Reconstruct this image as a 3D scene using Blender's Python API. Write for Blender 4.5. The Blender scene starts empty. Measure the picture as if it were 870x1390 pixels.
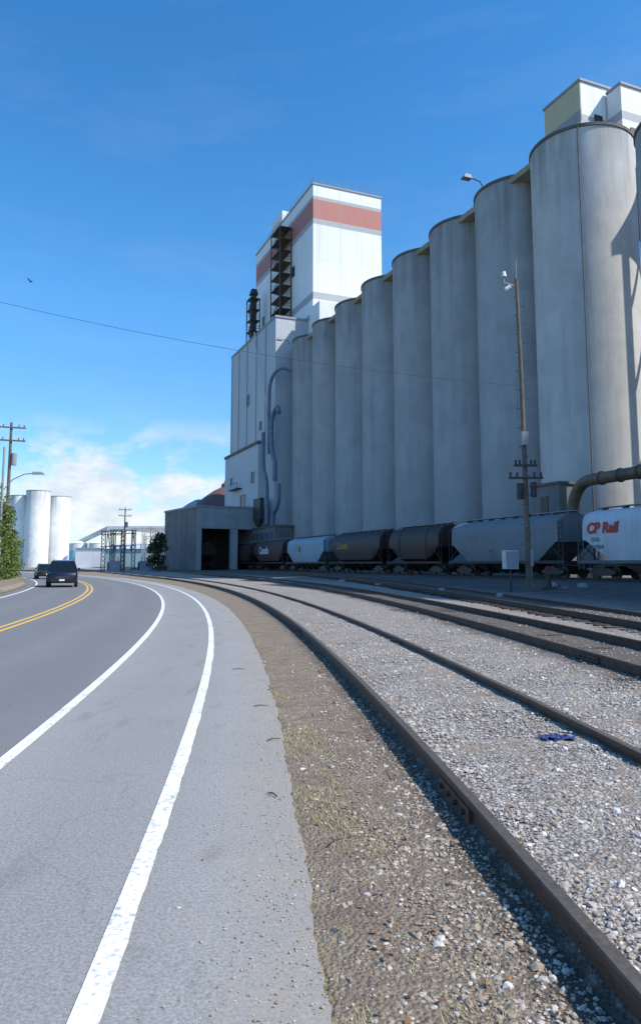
import bpy, math, random, bmesh
import numpy as np
from mathutils import Vector, Matrix
random.seed(7); rng=np.random.default_rng(7)
S=bpy.context.scene; COL=S.collection
rad=math.radians

# ------------------------------------------------------------------ nodes
def newmat(name):
    m=bpy.data.materials.new(name); m.use_nodes=True
    nt=m.node_tree; return m,nt,nt.nodes['Principled BSDF']
def N(nt,t,**k):
    n=nt.nodes.new(t)
    for a,b in k.items(): setattr(n,a,b)
    return n
def L(nt,a,b): nt.links.new(a,b)
def c4(c): return (c[0],c[1],c[2],1)
def noise(nt,vec,scale,detail=5,rough=.55):
    n=N(nt,'ShaderNodeTexNoise'); n.inputs['Scale'].default_value=scale
    n.inputs['Detail'].default_value=detail; n.inputs['Roughness'].default_value=rough
    if vec is not None: L(nt,vec,n.inputs['Vector'])
    return n.outputs[0]
def mrange(nt,v,a,b,c=0,d=1):
    n=N(nt,'ShaderNodeMapRange'); n.inputs[1].default_value=a;n.inputs[2].default_value=b
    n.inputs[3].default_value=c;n.inputs[4].default_value=d; L(nt,v,n.inputs[0]); return n.outputs[0]
def mix(nt,f,a,b,mode='MIX'):
    n=N(nt,'ShaderNodeMix',data_type='RGBA',blend_type=mode)
    for s,v in ((n.inputs[0],f),(n.inputs[6],a),(n.inputs[7],b)):
        if isinstance(v,(int,float)): s.default_value=v
        elif isinstance(v,tuple): s.default_value=c4(v)
        else: L(nt,v,s)
    return n.outputs[2]
def math_(nt,op,a,b=0.0):
    n=N(nt,'ShaderNodeMath',operation=op)
    for s,v in ((n.inputs[0],a),(n.inputs[1],b)):
        if isinstance(v,(int,float)): s.default_value=v
        else: L(nt,v,s)
    return n.outputs[0]
def mapping(nt,vec,sc):
    n=N(nt,'ShaderNodeMapping'); n.inputs['Scale'].default_value=sc; L(nt,vec,n.inputs[0]); return n.outputs[0]
def bump(nt,b,h,strength=.3,dist=.02):
    n=N(nt,'ShaderNodeBump'); n.inputs['Strength'].default_value=strength; n.inputs['Distance'].default_value=dist
    L(nt,h,n.inputs['Height']); L(nt,n.outputs[0],b.inputs['Normal']); return n
def objc(nt): return N(nt,'ShaderNodeTexCoord').outputs['Object']
def sc(c,k): return tuple(min(1,x*k) for x in c)

def pmat(name,base,rough=.8,var=.2,scale=1.0,streak=0,stain=(.1,.09,.08),bmp=0,metal=0,fine=0):
    m,nt,b=newmat(name); v=objc(nt)
    col=mix(nt,mrange(nt,noise(nt,v,scale),.3,.7),sc(base,1-var),sc(base,1+var))
    if streak:
        s=noise(nt,mapping(nt,v,(1.3,1.3,.05)),1.6,6,.65)
        col=mix(nt,math_(nt,'MULTIPLY',mrange(nt,s,.5,.75),streak),col,stain)
    if fine:
        col=mix(nt,math_(nt,'MULTIPLY',mrange(nt,noise(nt,v,scale*14,4),.45,.7),fine),col,stain)
    L(nt,col,b.inputs['Base Color']); b.inputs['Roughness'].default_value=rough; b.inputs['Metallic'].default_value=metal
    if bmp: bump(nt,b,noise(nt,v,scale*12,4),bmp,.02)
    return m

# ------------------------------------------------------------------ mesh builder
class MB:
    def __init__(s): s.v=[]; s.f=[]
    def add(s,vs,fs):
        o=len(s.v); s.v+= [tuple(p) for p in vs]; s.f+=[tuple(i+o for i in f) for f in fs]; return s
    def box(s,x0,x1,y0,y1,z0,z1,M=None):
        vs=[(x0,y0,z0),(x1,y0,z0),(x1,y1,z0),(x0,y1,z0),(x0,y0,z1),(x1,y0,z1),(x1,y1,z1),(x0,y1,z1)]
        if M is not None: vs=[M@Vector(p) for p in vs]
        return s.add(vs,[(0,3,2,1),(4,5,6,7),(0,1,5,4),(1,2,6,5),(2,3,7,6),(3,0,4,7)])
    def frus(s,x0,x1,y0,y1,z0,X0,X1,Y0,Y1,z1):
        vs=[(x0,y0,z0),(x1,y0,z0),(x1,y1,z0),(x0,y1,z0),(X0,Y0,z1),(X1,Y0,z1),(X1,Y1,z1),(X0,Y1,z1)]
        return s.add(vs,[(0,3,2,1),(4,5,6,7),(0,1,5,4),(1,2,6,5),(2,3,7,6),(3,0,4,7)])
    def cyl(s,p0,p1,r0,r1=None,seg=12,cap=True):
        if r1 is None: r1=r0
        p0=Vector(p0);p1=Vector(p1); d=(p1-p0).normalized()
        a=Vector((0,0,1)) if abs(d.z)<.9 else Vector((1,0,0))
        e=d.cross(a).normalized(); g=d.cross(e)
        vs=[]
        for p,r in ((p0,r0),(p1,r1)):
            for i in range(seg):
                t=2*math.pi*i/seg; vs.append(p+(e*math.cos(t)+g*math.sin(t))*r)
        fs=[(i,(i+1)%seg,seg+(i+1)%seg,seg+i) for i in range(seg)]
        if cap: fs+=[tuple(range(seg-1,-1,-1)),tuple(range(seg,2*seg))]
        return s.add(vs,fs)
    def tube(s,pts,r,seg=10):
        pts=[Vector(p) for p in pts]; n=len(pts); vs=[]; up=None
        for i,p in enumerate(pts):
            d=(pts[min(i+1,n-1)]-pts[max(i-1,0)]).normalized()
            if up is None:
                a=Vector((0,0,1)) if abs(d.z)<.9 else Vector((1,0,0)); up=d.cross(a).normalized()
            e=(up-d*up.dot(d)).normalized(); up=e; g=d.cross(e)
            rr=r[i] if isinstance(r,(list,tuple)) else r
            for k in range(seg):
                t=2*math.pi*k/seg; vs.append(p+(e*math.cos(t)+g*math.sin(t))*rr)
        fs=[]
        for i in range(n-1):
            for k in range(seg):
                a=i*seg+k;b=i*seg+(k+1)%seg; fs.append((a,b,b+seg,a+seg))
        fs+=[tuple(range(seg-1,-1,-1)),tuple(range((n-1)*seg,n*seg))]
        return s.add(vs,fs)
    def loft(s,secs):
        n=len(secs[0]); vs=[p for q in secs for p in q]; fs=[]
        for i in range(len(secs)-1):
            for k in range(n):
                a=i*n+k;b=i*n+(k+1)%n; fs.append((a,b,b+n,a+n))
        fs+=[tuple(range(n-1,-1,-1)),tuple(range((len(secs)-1)*n,len(secs)*n))]
        return s.add(vs,fs)
    def obj(s,name,mat,parent=None,smooth=False,loc=(0,0,0),rz=0,bevel=0,label=None,cat=None,kind=None,group=None):
        me=bpy.data.meshes.new(name); me.from_pydata(s.v,[],s.f); me.update()
        bm=bmesh.new(); bm.from_mesh(me); bmesh.ops.recalc_face_normals(bm,faces=bm.faces); bm.to_mesh(me); bm.free()
        if mat: me.materials.append(mat)
        if smooth:
            me.polygons.foreach_set('use_smooth',[True]*len(me.polygons)); me.set_sharp_from_angle(angle=rad(38))
        return link(me,name,parent,loc,rz,bevel,label,cat,kind,group)
def link(me,name,parent=None,loc=(0,0,0),rz=0,bevel=0,label=None,cat=None,kind=None,group=None):
    o=bpy.data.objects.new(name,me); COL.objects.link(o); o.location=loc; o.rotation_euler=(0,0,rz)
    if parent: o.parent=parent
    if bevel:
        b=o.modifiers.new('bevel','BEVEL'); b.width=bevel; b.segments=2; b.limit_method='ANGLE'
    tag(o,label,cat,kind,group); return o
def tag(o,label=None,cat=None,kind=None,group=None):
    if label:o['label']=label
    if cat:o['category']=cat
    if kind:o['kind']=kind
    if group:o['group']=group
def thing(name,label,cat,loc=(0,0,0),rz=0,group=None):
    return link(None,name,None,loc,rz,0,label,cat,None,group)
def dup(root,loc,rz=None,label=None):
    def cp(o,par):
        n=o.copy(); COL.objects.link(n)
        if par: n.parent=par
        for c in list(o.children):
            cp(c,n)
        return n
    kids=list(root.children)
    n=root.copy(); COL.objects.link(n); n.location=loc
    if rz is not None: n.rotation_euler=(0,0,rz)
    if label:n['label']=label
    for c in kids: cp(c,n)
    return n
def npmesh(name,V,F,mat,smooth=False,attr=None):
    me=bpy.data.meshes.new(name); nv=len(V); nf,k=F.shape
    me.vertices.add(nv); me.vertices.foreach_set('co',V.astype(np.float32).ravel())
    me.loops.add(nf*k); me.loops.foreach_set('vertex_index',F.astype(np.int32).ravel())
    me.polygons.add(nf); me.polygons.foreach_set('loop_start',np.arange(0,nf*k,k,dtype=np.int32))
    me.polygons.foreach_set('use_smooth',np.full(nf,smooth))
    for at in ([attr] if isinstance(attr,tuple) else (attr or [])):
        a=me.attributes.new(at[0],'FLOAT','POINT'); a.data.foreach_set('value',np.asarray(at[1],dtype=np.float32))
    me.update(calc_edges=True); me.validate(); me.materials.append(mat); return me

# ------------------------------------------------------------------ camera
H0=1.5
cam=bpy.data.cameras.new('camera'); co=bpy.data.objects.new('camera',cam); COL.objects.link(co)
co.location=(0,0,H0); co.rotation_euler=(rad(90+6.62),0,0)
cam.sensor_fit='VERTICAL'; cam.sensor_height=24; cam.lens=991/1390*24
cam.shift_y=-45/1390; cam.clip_end=8000; cam.clip_start=.05
S.camera=co
S.view_settings.view_transform='Standard'; S.view_settings.look='None'; S.view_settings.exposure=0

# ------------------------------------------------------------------ light
EL,AZ=46,-21
sd=Vector((math.cos(rad(EL))*math.cos(rad(AZ)),math.cos(rad(EL))*math.sin(rad(AZ)),math.sin(rad(EL))))
sun=bpy.data.lights.new('sun','SUN'); sun.energy=5.0; sun.angle=rad(.5); sun.color=(1,.95,.86)
so=bpy.data.objects.new('sun',sun); COL.objects.link(so); so.rotation_euler=sd.to_track_quat('Z','Y').to_euler()
w=bpy.data.worlds.new('World'); S.world=w; w.use_nodes=True; nt=w.node_tree
bg=nt.nodes['Background']
sky=N(nt,'ShaderNodeTexSky',sky_type='NISHITA'); sky.sun_disc=False
sky.sun_elevation=rad(EL); sky.sun_rotation=math.atan2(sd.x,sd.y)
sky.air_density=1.0; sky.dust_density=.3; sky.ozone_density=1.8
hs=N(nt,'ShaderNodeHueSaturation'); hs.inputs['Saturation'].default_value=1.36; hs.inputs['Value'].default_value=1.92
L(nt,sky.outputs[0],hs.inputs['Color'])
tc=N(nt,'ShaderNodeTexCoord').outputs['Generated']
sp=N(nt,'ShaderNodeSeparateXYZ'); L(nt,tc,sp.inputs[0]); z=sp.outputs[2]
grad=mix(nt,mrange(nt,z,0.0,.34),(.46,.60,.76),(.98,1.0,1.0))
skc=mix(nt,1.0,hs.outputs[0],grad,'MULTIPLY')
big=noise(nt,mapping(nt,tc,(1,1,2.0)),6.0,9,.60)
cm=mrange(nt,big,.465,.565)
em=math_(nt,'MULTIPLY',mrange(nt,z,.195,.13),mrange(nt,z,-.01,.02))
lm=mrange(nt,sp.outputs[0],.15,-.05)
cl=math_(nt,'MULTIPLY',math_(nt,'MULTIPLY',cm,em),lm)
wisp=noise(nt,mapping(nt,tc,(1.2,2.5,5)),2.2,8,.6)
wm=math_(nt,'MULTIPLY',mrange(nt,wisp,.50,.88),.12)
c1=mix(nt,wm,skc,(6.5,7.2,8.2))
shade=mix(nt,mrange(nt,noise(nt,mapping(nt,tc,(1,1,2.0)),15.0,7,.62),.4,.6),(6.2,6.7,7.5),(8.3,8.4,8.5))
c2=mix(nt,math_(nt,'MULTIPLY',cl,.88),c1,shade)
L(nt,c2,bg.inputs['Color']); bg.inputs['Strength'].default_value=.12

# ------------------------------------------------------------------ layout curves
def quad(a,b,c,cap):
    def f(Y):
        if Y<0: return a+b*Y
        if Y<=cap: return a+b*Y+c*Y*Y
        return a+b*cap+c*cap*cap+(b+2*c*cap)*(Y-cap)
    return f
r1=quad(1.2,-.065,-.0023,75)
t1=quad(1.96,-.065,-.0023,75)
t2=quad(5.27,-.03,-.002,80)
t3=quad(8.35,-.02,-.0015,95)
tc4=lambda Y:37.15-.39*Y
rA=quad(-1.93,-.068,-.0027,95)
def sst(x): x=max(0,min(1,x)); return x*x*(3-2*x)
def Hw(w_):
    if w_<-.06:
        return -.012+.026*max(0,1-abs(w_+.10)/.30)
    if w_<.03: return .01+(w_+.06)/.09*.065
    return .075+.325*sst((w_-6.5)/8)
def H(x,y): return Hw(x-r1(y))
def nrm(f,Y):
    s=(f(Y+.05)-f(Y-.05))/.1; l=math.hypot(1,s); return (1/l,-s/l)
def offp(f,Y,o):
    n=nrm(f,Y); return f(Y)+n[0]*o, Y+n[1]*o
def ylist(y0,y1,d0=.25,g=.025):
    o=[y0]
    while o[-1]<y1: o.append(o[-1]+max(d0,abs(o[-1])*g))
    o[-1]=y1; return o

# ------------------------------------------------------------------ ground
def ground_mat():
    m,nt,b=newmat('ground_surface'); v=objc(nt)
    at=N(nt,'ShaderNodeAttribute',attribute_name='w').outputs['Fac']
    td=N(nt,'ShaderNodeAttribute',attribute_name='track_distance').outputs['Fac']
    n1=noise(nt,v,.8,6,.6); n2=noise(nt,v,9,5,.6); n5=noise(nt,v,70,4,.65)
    vo=N(nt,'ShaderNodeTexVoronoi'); vo.inputs['Scale'].default_value=46; L(nt,v,vo.inputs['Vector'])
    sepc=N(nt,'ShaderNodeSeparateColor'); L(nt,vo.outputs['Color'],sepc.inputs[0])
    g=mix(nt,sepc.outputs[0],(.25,.225,.20),(.66,.63,.59))
    g=mix(nt,mrange(nt,vo.outputs['Distance'],.35,.75),g,(.14,.12,.10))
    n6=noise(nt,v,1.5,7,.68)
    g=mix(nt,math_(nt,'MULTIPLY',mrange(nt,n6,.46,.60),.8),g,mix(nt,mrange(nt,n5,.3,.7),(.21,.16,.12),(.43,.355,.285)))
    d=mix(nt,mrange(nt,n2,.3,.7),(.29,.225,.16),(.50,.42,.33))
    d=mix(nt,mrange(nt,noise(nt,v,2.3,7,.7),.44,.66),d,(.24,.18,.13))
    d=mix(nt,mrange(nt,n5,.38,.66),(.19,.145,.105),d)
    gm=math_(nt,'MULTIPLY',mrange(nt,noise(nt,v,3.1,5,.7),.48,.6),mrange(nt,at,-.45,-.85))
    d=mix(nt,math_(nt,'MULTIPLY',gm,.4),d,(.30,.26,.15))
    d=mix(nt,math_(nt,'MULTIPLY',mrange(nt,at,-.30,-.12),.75),d,(.05,.038,.028))  # near rail's shadow painted into the dirt colour on its left
    yv=mix(nt,mrange(nt,n1,.3,.7),(.05,.046,.043),(.11,.104,.10))
    yv=mix(nt,math_(nt,'MULTIPLY',mrange(nt,noise(nt,v,4,6,.7),.55,.65),.5),yv,(.18,.17,.165))
    an=math_(nt,'ADD',at,math_(nt,'MULTIPLY',math_(nt,'SUBTRACT',n2,.5),.25))
    c=mix(nt,mrange(nt,an,-.05,.05),d,g)
    an2=math_(nt,'ADD',at,math_(nt,'MULTIPLY',math_(nt,'SUBTRACT',n1,.5),4))
    c=mix(nt,mrange(nt,an2,9,12),c,yv)
    # rails' shadow bands painted as a darkened, oily bed under the farther tracks
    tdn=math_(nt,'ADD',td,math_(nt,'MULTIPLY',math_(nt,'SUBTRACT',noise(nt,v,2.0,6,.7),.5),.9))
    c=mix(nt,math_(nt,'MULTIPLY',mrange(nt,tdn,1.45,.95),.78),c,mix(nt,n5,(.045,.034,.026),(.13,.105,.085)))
    far=mix(nt,mrange(nt,noise(nt,v,.05,4),.4,.6),(.10,.12,.05),(.20,.19,.15))
    c=mix(nt,mrange(nt,at,-12,-16),c,far)
    L(nt,c,b.inputs['Base Color']); b.inputs['Roughness'].default_value=.95
    hh=math_(nt,'ADD',math_(nt,'MULTIPLY',vo.outputs['Distance'],-1.0),math_(nt,'ADD',math_(nt,'MULTIPLY',n2,2.0),n5))
    bump(nt,b,hh,.9,.02)
    return m
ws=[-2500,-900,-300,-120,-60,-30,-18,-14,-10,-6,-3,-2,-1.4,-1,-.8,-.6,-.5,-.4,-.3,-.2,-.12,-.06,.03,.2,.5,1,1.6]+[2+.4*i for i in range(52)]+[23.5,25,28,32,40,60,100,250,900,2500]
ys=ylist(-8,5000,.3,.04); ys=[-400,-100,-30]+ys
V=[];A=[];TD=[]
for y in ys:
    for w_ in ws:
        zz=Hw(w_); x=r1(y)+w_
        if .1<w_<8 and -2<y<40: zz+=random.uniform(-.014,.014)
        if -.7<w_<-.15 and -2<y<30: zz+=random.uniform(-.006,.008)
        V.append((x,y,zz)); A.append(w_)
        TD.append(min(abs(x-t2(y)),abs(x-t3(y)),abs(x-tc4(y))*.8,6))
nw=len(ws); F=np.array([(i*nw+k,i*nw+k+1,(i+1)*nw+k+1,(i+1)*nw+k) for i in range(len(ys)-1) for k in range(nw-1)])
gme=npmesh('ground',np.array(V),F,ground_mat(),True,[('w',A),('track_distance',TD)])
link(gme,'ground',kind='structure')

def strip(name,f,o1,o2,y0,y1,z,mat,cols=2,kind='structure',jit=0):
    V=[];A=[];Y=ylist(y0,y1,.06 if jit else .4,.012 if jit else .02); j=0
    for y in Y:
        j=j*.6+random.uniform(-jit,jit) if jit else 0
        for k in range(cols):
            o=o1+(o2-o1)*k/(cols-1)
            if k==cols-1: o+=j
            x,yy=offp(f,y,o); V.append((x,yy,z)); A.append(o)
    F=np.array([(i*cols+k,i*cols+k+1,(i+1)*cols+k+1,(i+1)*cols+k) for i in range(len(Y)-1) for k in range(cols-1)])
    return link(npmesh(name,np.array(V),F,mat,False,('off',A)),name,kind=kind)
def asphalt(name,c0,c1,edge=False):
    m,nt,b=newmat(name); v=objc(nt)
    at=N(nt,'ShaderNodeAttribute',attribute_name='off').outputs['Fac']
    n1=noise(nt,v,.5,6,.6); n2=noise(nt,v,60,3,.7); n3=noise(nt,v,190,2,.6)
    c=mix(nt,mrange(nt,n1,.3,.7),c0,c1)
    c=mix(nt,.55,c,mix(nt,mrange(nt,n2,.35,.65),sc(c0,.6),sc(c1,1.3)))
    c=mix(nt,math_(nt,'MULTIPLY',mrange(nt,n3,.60,.70),.5),c,(.55,.53,.5))
    c=mix(nt,math_(nt,'MULTIPLY',mrange(nt,n3,.40,.30),.5),c,(.06,.06,.06))
    lane=math_(nt,'ABSOLUTE',math_(nt,'SINE',math_(nt,'MULTIPLY',at,1.85)))
    c=mix(nt,math_(nt,'MULTIPLY',lane,.12),c,(.05,.05,.052))
    vo=N(nt,'ShaderNodeTexVoronoi',feature='DISTANCE_TO_EDGE'); vo.inputs['Scale'].default_value=.28
    vv=N(nt,'ShaderNodeVectorMath',operation='ADD'); L(nt,v,vv.inputs[0])
    nn=N(nt,'ShaderNodeTexNoise'); nn.inputs['Scale'].default_value=1.5; L(nt,v,nn.inputs['Vector']); L(nt,nn.outputs[1],vv.inputs[1])
    L(nt,vv.outputs[0],vo.inputs['Vector'])
    c=mix(nt,math_(nt,'MULTIPLY',mrange(nt,vo.outputs['Distance'],.004,.0),.18),c,(.05,.05,.05))
    if edge:
        e=math_(nt,'ADD',at,math_(nt,'MULTIPLY',math_(nt,'SUBTRACT',noise(nt,v,2.5,6,.7),.5),1.2))
        c=mix(nt,math_(nt,'MULTIPLY',mrange(nt,e,1.65,2.35),.75),c,(.36,.31,.25))
        p=noise(nt,v,28,3,.6)
        c=mix(nt,math_(nt,'MULTIPLY',math_(nt,'MULTIPLY',mrange(nt,p,.6,.66),mrange(nt,e,1.3,2.2)),.5),c,(.46,.42,.37))
        c=mix(nt,math_(nt,'MULTIPLY',mrange(nt,noise(nt,mapping(nt,v,(2.2,.7,1)),1.3,5,.6),.58,.68),.25),c,(.09,.09,.09))
    L(nt,c,b.inputs['Base Color']); b.inputs['Roughness'].default_value=.85
    bump(nt,b,n2,.35,.006); return m
strip('road',rA,-7.6,.04,-6,420,0.0,asphalt('asphalt_lane',(.165,.168,.172),(.215,.217,.221)),9)
strip('road_shoulder',rA,.04,2.15,-6,300,0.002,asphalt('asphalt_shoulder',(.275,.272,.264),(.34,.334,.324),True),6,jit=.014)
def paint(name,c,wear=.55):
    m,nt,b=newmat(name); v=objc(nt)
    n=noise(nt,v,30,6,.7); n2=noise(nt,v,2.0,4,.6)
    f=mrange(nt,math_(nt,'ADD',n,math_(nt,'MULTIPLY',n2,.35)),.69,.79)
    L(nt,mix(nt,math_(nt,'MULTIPLY',f,wear),c,(.28,.28,.28)),b.inputs['Base Color']); b.inputs['Roughness'].default_value=.6; return m
WP=paint('white_road_paint',(.88,.88,.86),.7); YP=paint('yellow_road_paint',(.80,.50,.07),.4)
strip('lane_marking',rA,-.055,.055,-6,300,.008,WP)
strip('lane_marking',rA,1.29,1.395,-6,300,.008,WP,jit=.004)
strip('lane_marking',rA,-6.9,-6.78,-6,300,.008,WP)
strip('lane_marking',rA,-3.60,-3.49,-6,300,.008,YP)
strip('lane_marking',rA,-3.35,-3.24,-6,300,.008,YP)

# ------------------------------------------------------------------ tracks
RUST=pmat('rail_rust',(.075,.042,.027),.65,.4,6,fine=.4,stain=(.025,.017,.013),bmp=.2)
m,nt,b=newmat('rail_running_surface'); L(nt,mix(nt,noise(nt,objc(nt),30),(.10,.07,.05),(.40,.33,.25)),b.inputs['Base Color']); b.inputs['Metallic'].default_value=.7; b.inputs['Roughness'].default_value=.42; SHINE=m
WOOD=pmat('sleeper_wood',(.17,.13,.10),.9,.35,5,fine=.4,stain=(.09,.07,.05),bmp=.4)
WOODD=pmat('dark_sleeper_wood',(.06,.045,.035),.9,.35,5,fine=.4,stain=(.03,.025,.02),bmp=.4)
STEEL=pmat('dark_steel',(.045,.04,.037),.6,.3,3)
prof=[(-.07,0),(.07,0),(.07,.012),(.012,.03),(.012,.12),(.036,.128),(.036,.158),(.028,.165),(-.028,.165),(-.036,.158),(-.036,.128),(-.012,.12),(-.012,.03),(-.07,.012)]
def track(f,y0,y1,label,sink=.0,joints=(),up=0.0):
    root=thing('railway_track',label,'railway track',group='railway tracks through the grain yard')
    Y=ylist(y0,y1,.6,.02); np_=len(prof)
    for sgn in (-1,1):
        V=[]
        for y in Y:
            n=nrm(f,y); zb=H(f(y),y)-.08+up
            for px,pz in prof:
                o=sgn*.754+px; V.append((f(y)+n[0]*o,y+n[1]*o,zb+pz))
        F=np.array([(i*np_+k,i*np_+(k+1)%np_,(i+1)*np_+(k+1)%np_,(i+1)*np_+k) for i in range(len(Y)-1) for k in range(np_)])
        me=npmesh('rail',np.array(V),F,RUST); me.materials.append(SHINE)
        idx=np.zeros(len(F),dtype=np.int32); idx[7::np_]=1
        me.polygons.foreach_set('material_index',idx)
        link(me,'rail',root)
    mb=MB(); y=y0
    while y<min(y1,90):
        n=nrm(f,y); zb=H(f(y),y)-.08+up; ang=math.atan2(n[1],n[0])
        M=Matrix.Translation((f(y),y,zb-sink+random.uniform(-.014,.004)))@Matrix.Rotation(ang+random.uniform(-.03,.03),4,'Z')
        mb.box((-1.28 if not sink else -1.0)+random.uniform(-.1,.1),1.28+random.uniform(-.06,.06),-.11,.11,-.1,.02+(.045 if sink else 0),M); y+=.56
    mb.obj('sleeper',WOOD if sink else WOODD,root,kind='stuff')
    for (sgn,y) in joints:
        n=nrm(f,y); zb=H(f(y),y)-.08+up; ang=math.atan2(n[1],n[0])
        M=Matrix.Translation((f(y)+n[0]*sgn*.754,y+n[1]*sgn*.754,zb))@Matrix.Rotation(ang,4,'Z')
        for q in (-1,1):
            mb=MB(); mb.box(q*.013 if q>0 else -.038,.038 if q>0 else -.013,-.34,.34,.03,.118,M)
            for k in range(4):
                yy=-.25+k*.167; mb.cyl(M@Vector((q*.037,yy,.075)),M@Vector((q*.062,yy,.075)),.017,seg=6)
            mb.obj('joint_bar',RUST,root)
track(t1,-4,260,'rusty curving railway track beside the road verge',.056,((-1,4.75),(1,13.5),(-1,16.2),(1,25)))
track(t2,-3,260,'rusty railway track in the middle of the yard',0,((-1,11),(1,19)),.06)
track(t3,-3,126,'shaded railway track leading into the loading shed',0,(),.06)
track(tc4,8,150,'shaded railway track carrying grain hopper cars')

# ------------------------------------------------------------------ stones, grass
def ico():
    t=(1+5**.5)/2
    v=np.array([(-1,t,0),(1,t,0),(-1,-t,0),(1,-t,0),(0,-1,t),(0,1,t),(0,-1,-t),(0,1,-t),(t,0,-1),(t,0,1),(-t,0,-1),(-t,0,1)])/math.sqrt(1+t*t)
    f=np.array([(0,11,5),(0,5,1),(0,1,7),(0,7,10),(0,10,11),(1,5,9),(5,11,4),(11,10,2),(10,7,6),(7,1,8),(3,9,4),(3,4,2),(3,2,6),(3,6,8),(3,8,9),(4,9,5),(2,4,11),(6,2,10),(8,6,7),(9,8,1)])
    return v,f
IV,IF=ico()
def stones(name,P,R,mat):
    n=len(P)
    V=IV[None]*(1+rng.uniform(-.28,.28,(n,12,1)))
    V=V*rng.uniform(.6,1.25,(n,1,3))*np.array([1,1,.6])
    th=rng.uniform(0,6.28,n); c,s=np.cos(th)[:,None],np.sin(th)[:,None]
    x=V[:,:,0]*c-V[:,:,1]*s; y=V[:,:,0]*s+V[:,:,1]*c
    V=np.stack([x,y,V[:,:,2]],-1)*R[:,None,None]+P[:,None,:]
    F=(IF[None]+np.arange(n)[:,None,None]*12).reshape(-1,3)
    link(npmesh(name,V.reshape(-1,3),F,mat),name,kind='stuff')
def islandmat(name,cols,rough=.9):
    m,nt,b=newmat(name); g=N(nt,'ShaderNodeNewGeometry')
    r=N(nt,'ShaderNodeValToRGB'); L(nt,g.outputs['Random Per Island'],r.inputs[0])
    e=r.color_ramp.elements; e[0].color=c4(cols[0]); e[1].color=c4(cols[-1])
    for i,c in enumerate(cols[1:-1]): e.new((i+1)/(len(cols)-1)).color=c4(c)
    L(nt,r.outputs[0],b.inputs['Base Color']); b.inputs['Roughness'].default_value=rough; return m
STN=islandmat('gravel_stone',[(.26,.22,.18),(.40,.36,.32),(.54,.50,.46),(.32,.26,.20),(.48,.45,.42),(.36,.30,.25),(.44,.40,.36),(.78,.75,.71)])
STV=islandmat('verge_stone',[(.26,.20,.14),(.40,.33,.26),(.32,.25,.18),(.46,.39,.32),(.64,.58,.52)])
def nearmask(x,y,f,hw=.11):
    return abs(abs(x-f(y))-.754)<hw
P=[];R=[]
while len(P)<72000:
    y=2.2+(-math.log(1-random.random()*.985))*5.2
    w_=random.uniform(.1,min(9,2.2+y*.75)); x=r1(y)+w_
    if nearmask(x,y,t1,.07) or nearmask(x,y,t2,.07) or nearmask(x,y,t3,.07): continue
    if abs(x-t2(y))<1.2 and random.random()<.75: continue
    cl_=.5+.28*math.sin(x*2.1+math.sin(y*1.3)*1.7)*math.sin(y*1.15+x*.7)+.28*math.sin(x*5.3-y*2.2+1.5*math.sin(y*3.1))*math.sin(y*4.4+x*1.9)
    if random.random()>.2+1.0*max(0,cl_): continue
    r=min(.030,.0042+abs(random.gauss(0,.0054))+(.009 if random.random()<.05 else 0))*(1+y*.02)
    P.append((x,y,H(x,y)+r*.2)); R.append(r)
stones('gravel',np.array(P),np.array(R),STN)
P=[];R=[]
while len(P)<8500:
    y=2.2+(-math.log(1-random.random()*.98))*4.5
    ex,_=offp(rA,y,2.15); x=random.uniform(ex+.03,r1(y)-.06)
    cl_=.5+.5*math.sin(x*6+1.3*math.sin(y*2.7))*math.sin(y*3.3+x*2)
    if random.random()>(.15+.9*((x-ex)/(r1(y)-ex))**1.3)*(.3+cl_): continue
    r=.0025+abs(random.gauss(0,.0055))+(.012 if random.random()<.02 else 0); P.append((x,y,H(x,y)+r*.1)); R.append(r)
stones('verge_pebbles',np.array(P),np.array(R),STV)
P=[];R=[]
for _ in range(1800):
    y=2.2+(-math.log(1-random.random()*.98))*4.5
    o=2.15-abs(random.gauss(0,.26)); x,yy=offp(rA,y,o)
    r=.0015+abs(random.gauss(0,.003)); P.append((x,yy,.003+r*.3)); R.append(r)
stones('shoulder_grit',np.array(P),np.array(R),STV)
GR=islandmat('dry_grass_blade',[(.28,.26,.11),(.44,.38,.21),(.54,.46,.29),(.27,.27,.10),(.36,.32,.16)])
V=[];F=[]
for _ in range(2300):
    y=2.3+(-math.log(1-random.random()*.98))*6
    ex,_y=offp(rA,y,2.1)
    q=abs(random.gauss(0,.34)); x=ex+.02+q*(r1(y)-ex)
    if math.sin(y*3.1)+math.sin(y*1.37+x*5)+random.uniform(-.8,.8)<.5: continue
    if x>r1(y)-.12: continue
    for k in range(random.randint(6,13)):
        bx=x+random.gauss(0,.026);by=y+random.gauss(0,.026);h=random.uniform(.006,.03);a=random.uniform(0,6.28);dx,dy=math.cos(a),math.sin(a);l=random.uniform(.5,1.9)*h
        i=len(V); V+=[(bx-dy*.002,by+dx*.002,-.012),(bx+dy*.002,by-dx*.002,-.012),(bx+dx*l,by+dy*l,-.012+h)]; F.append((i,i+1,i+2))
link(npmesh('grass',np.array(V),np.array(F),GR),'grass',kind='stuff')
LF=islandmat('dead_leaf',[(.12,.06,.03),(.25,.13,.06),(.32,.22,.12),(.16,.09,.05)])
V=[];F=[]
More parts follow.
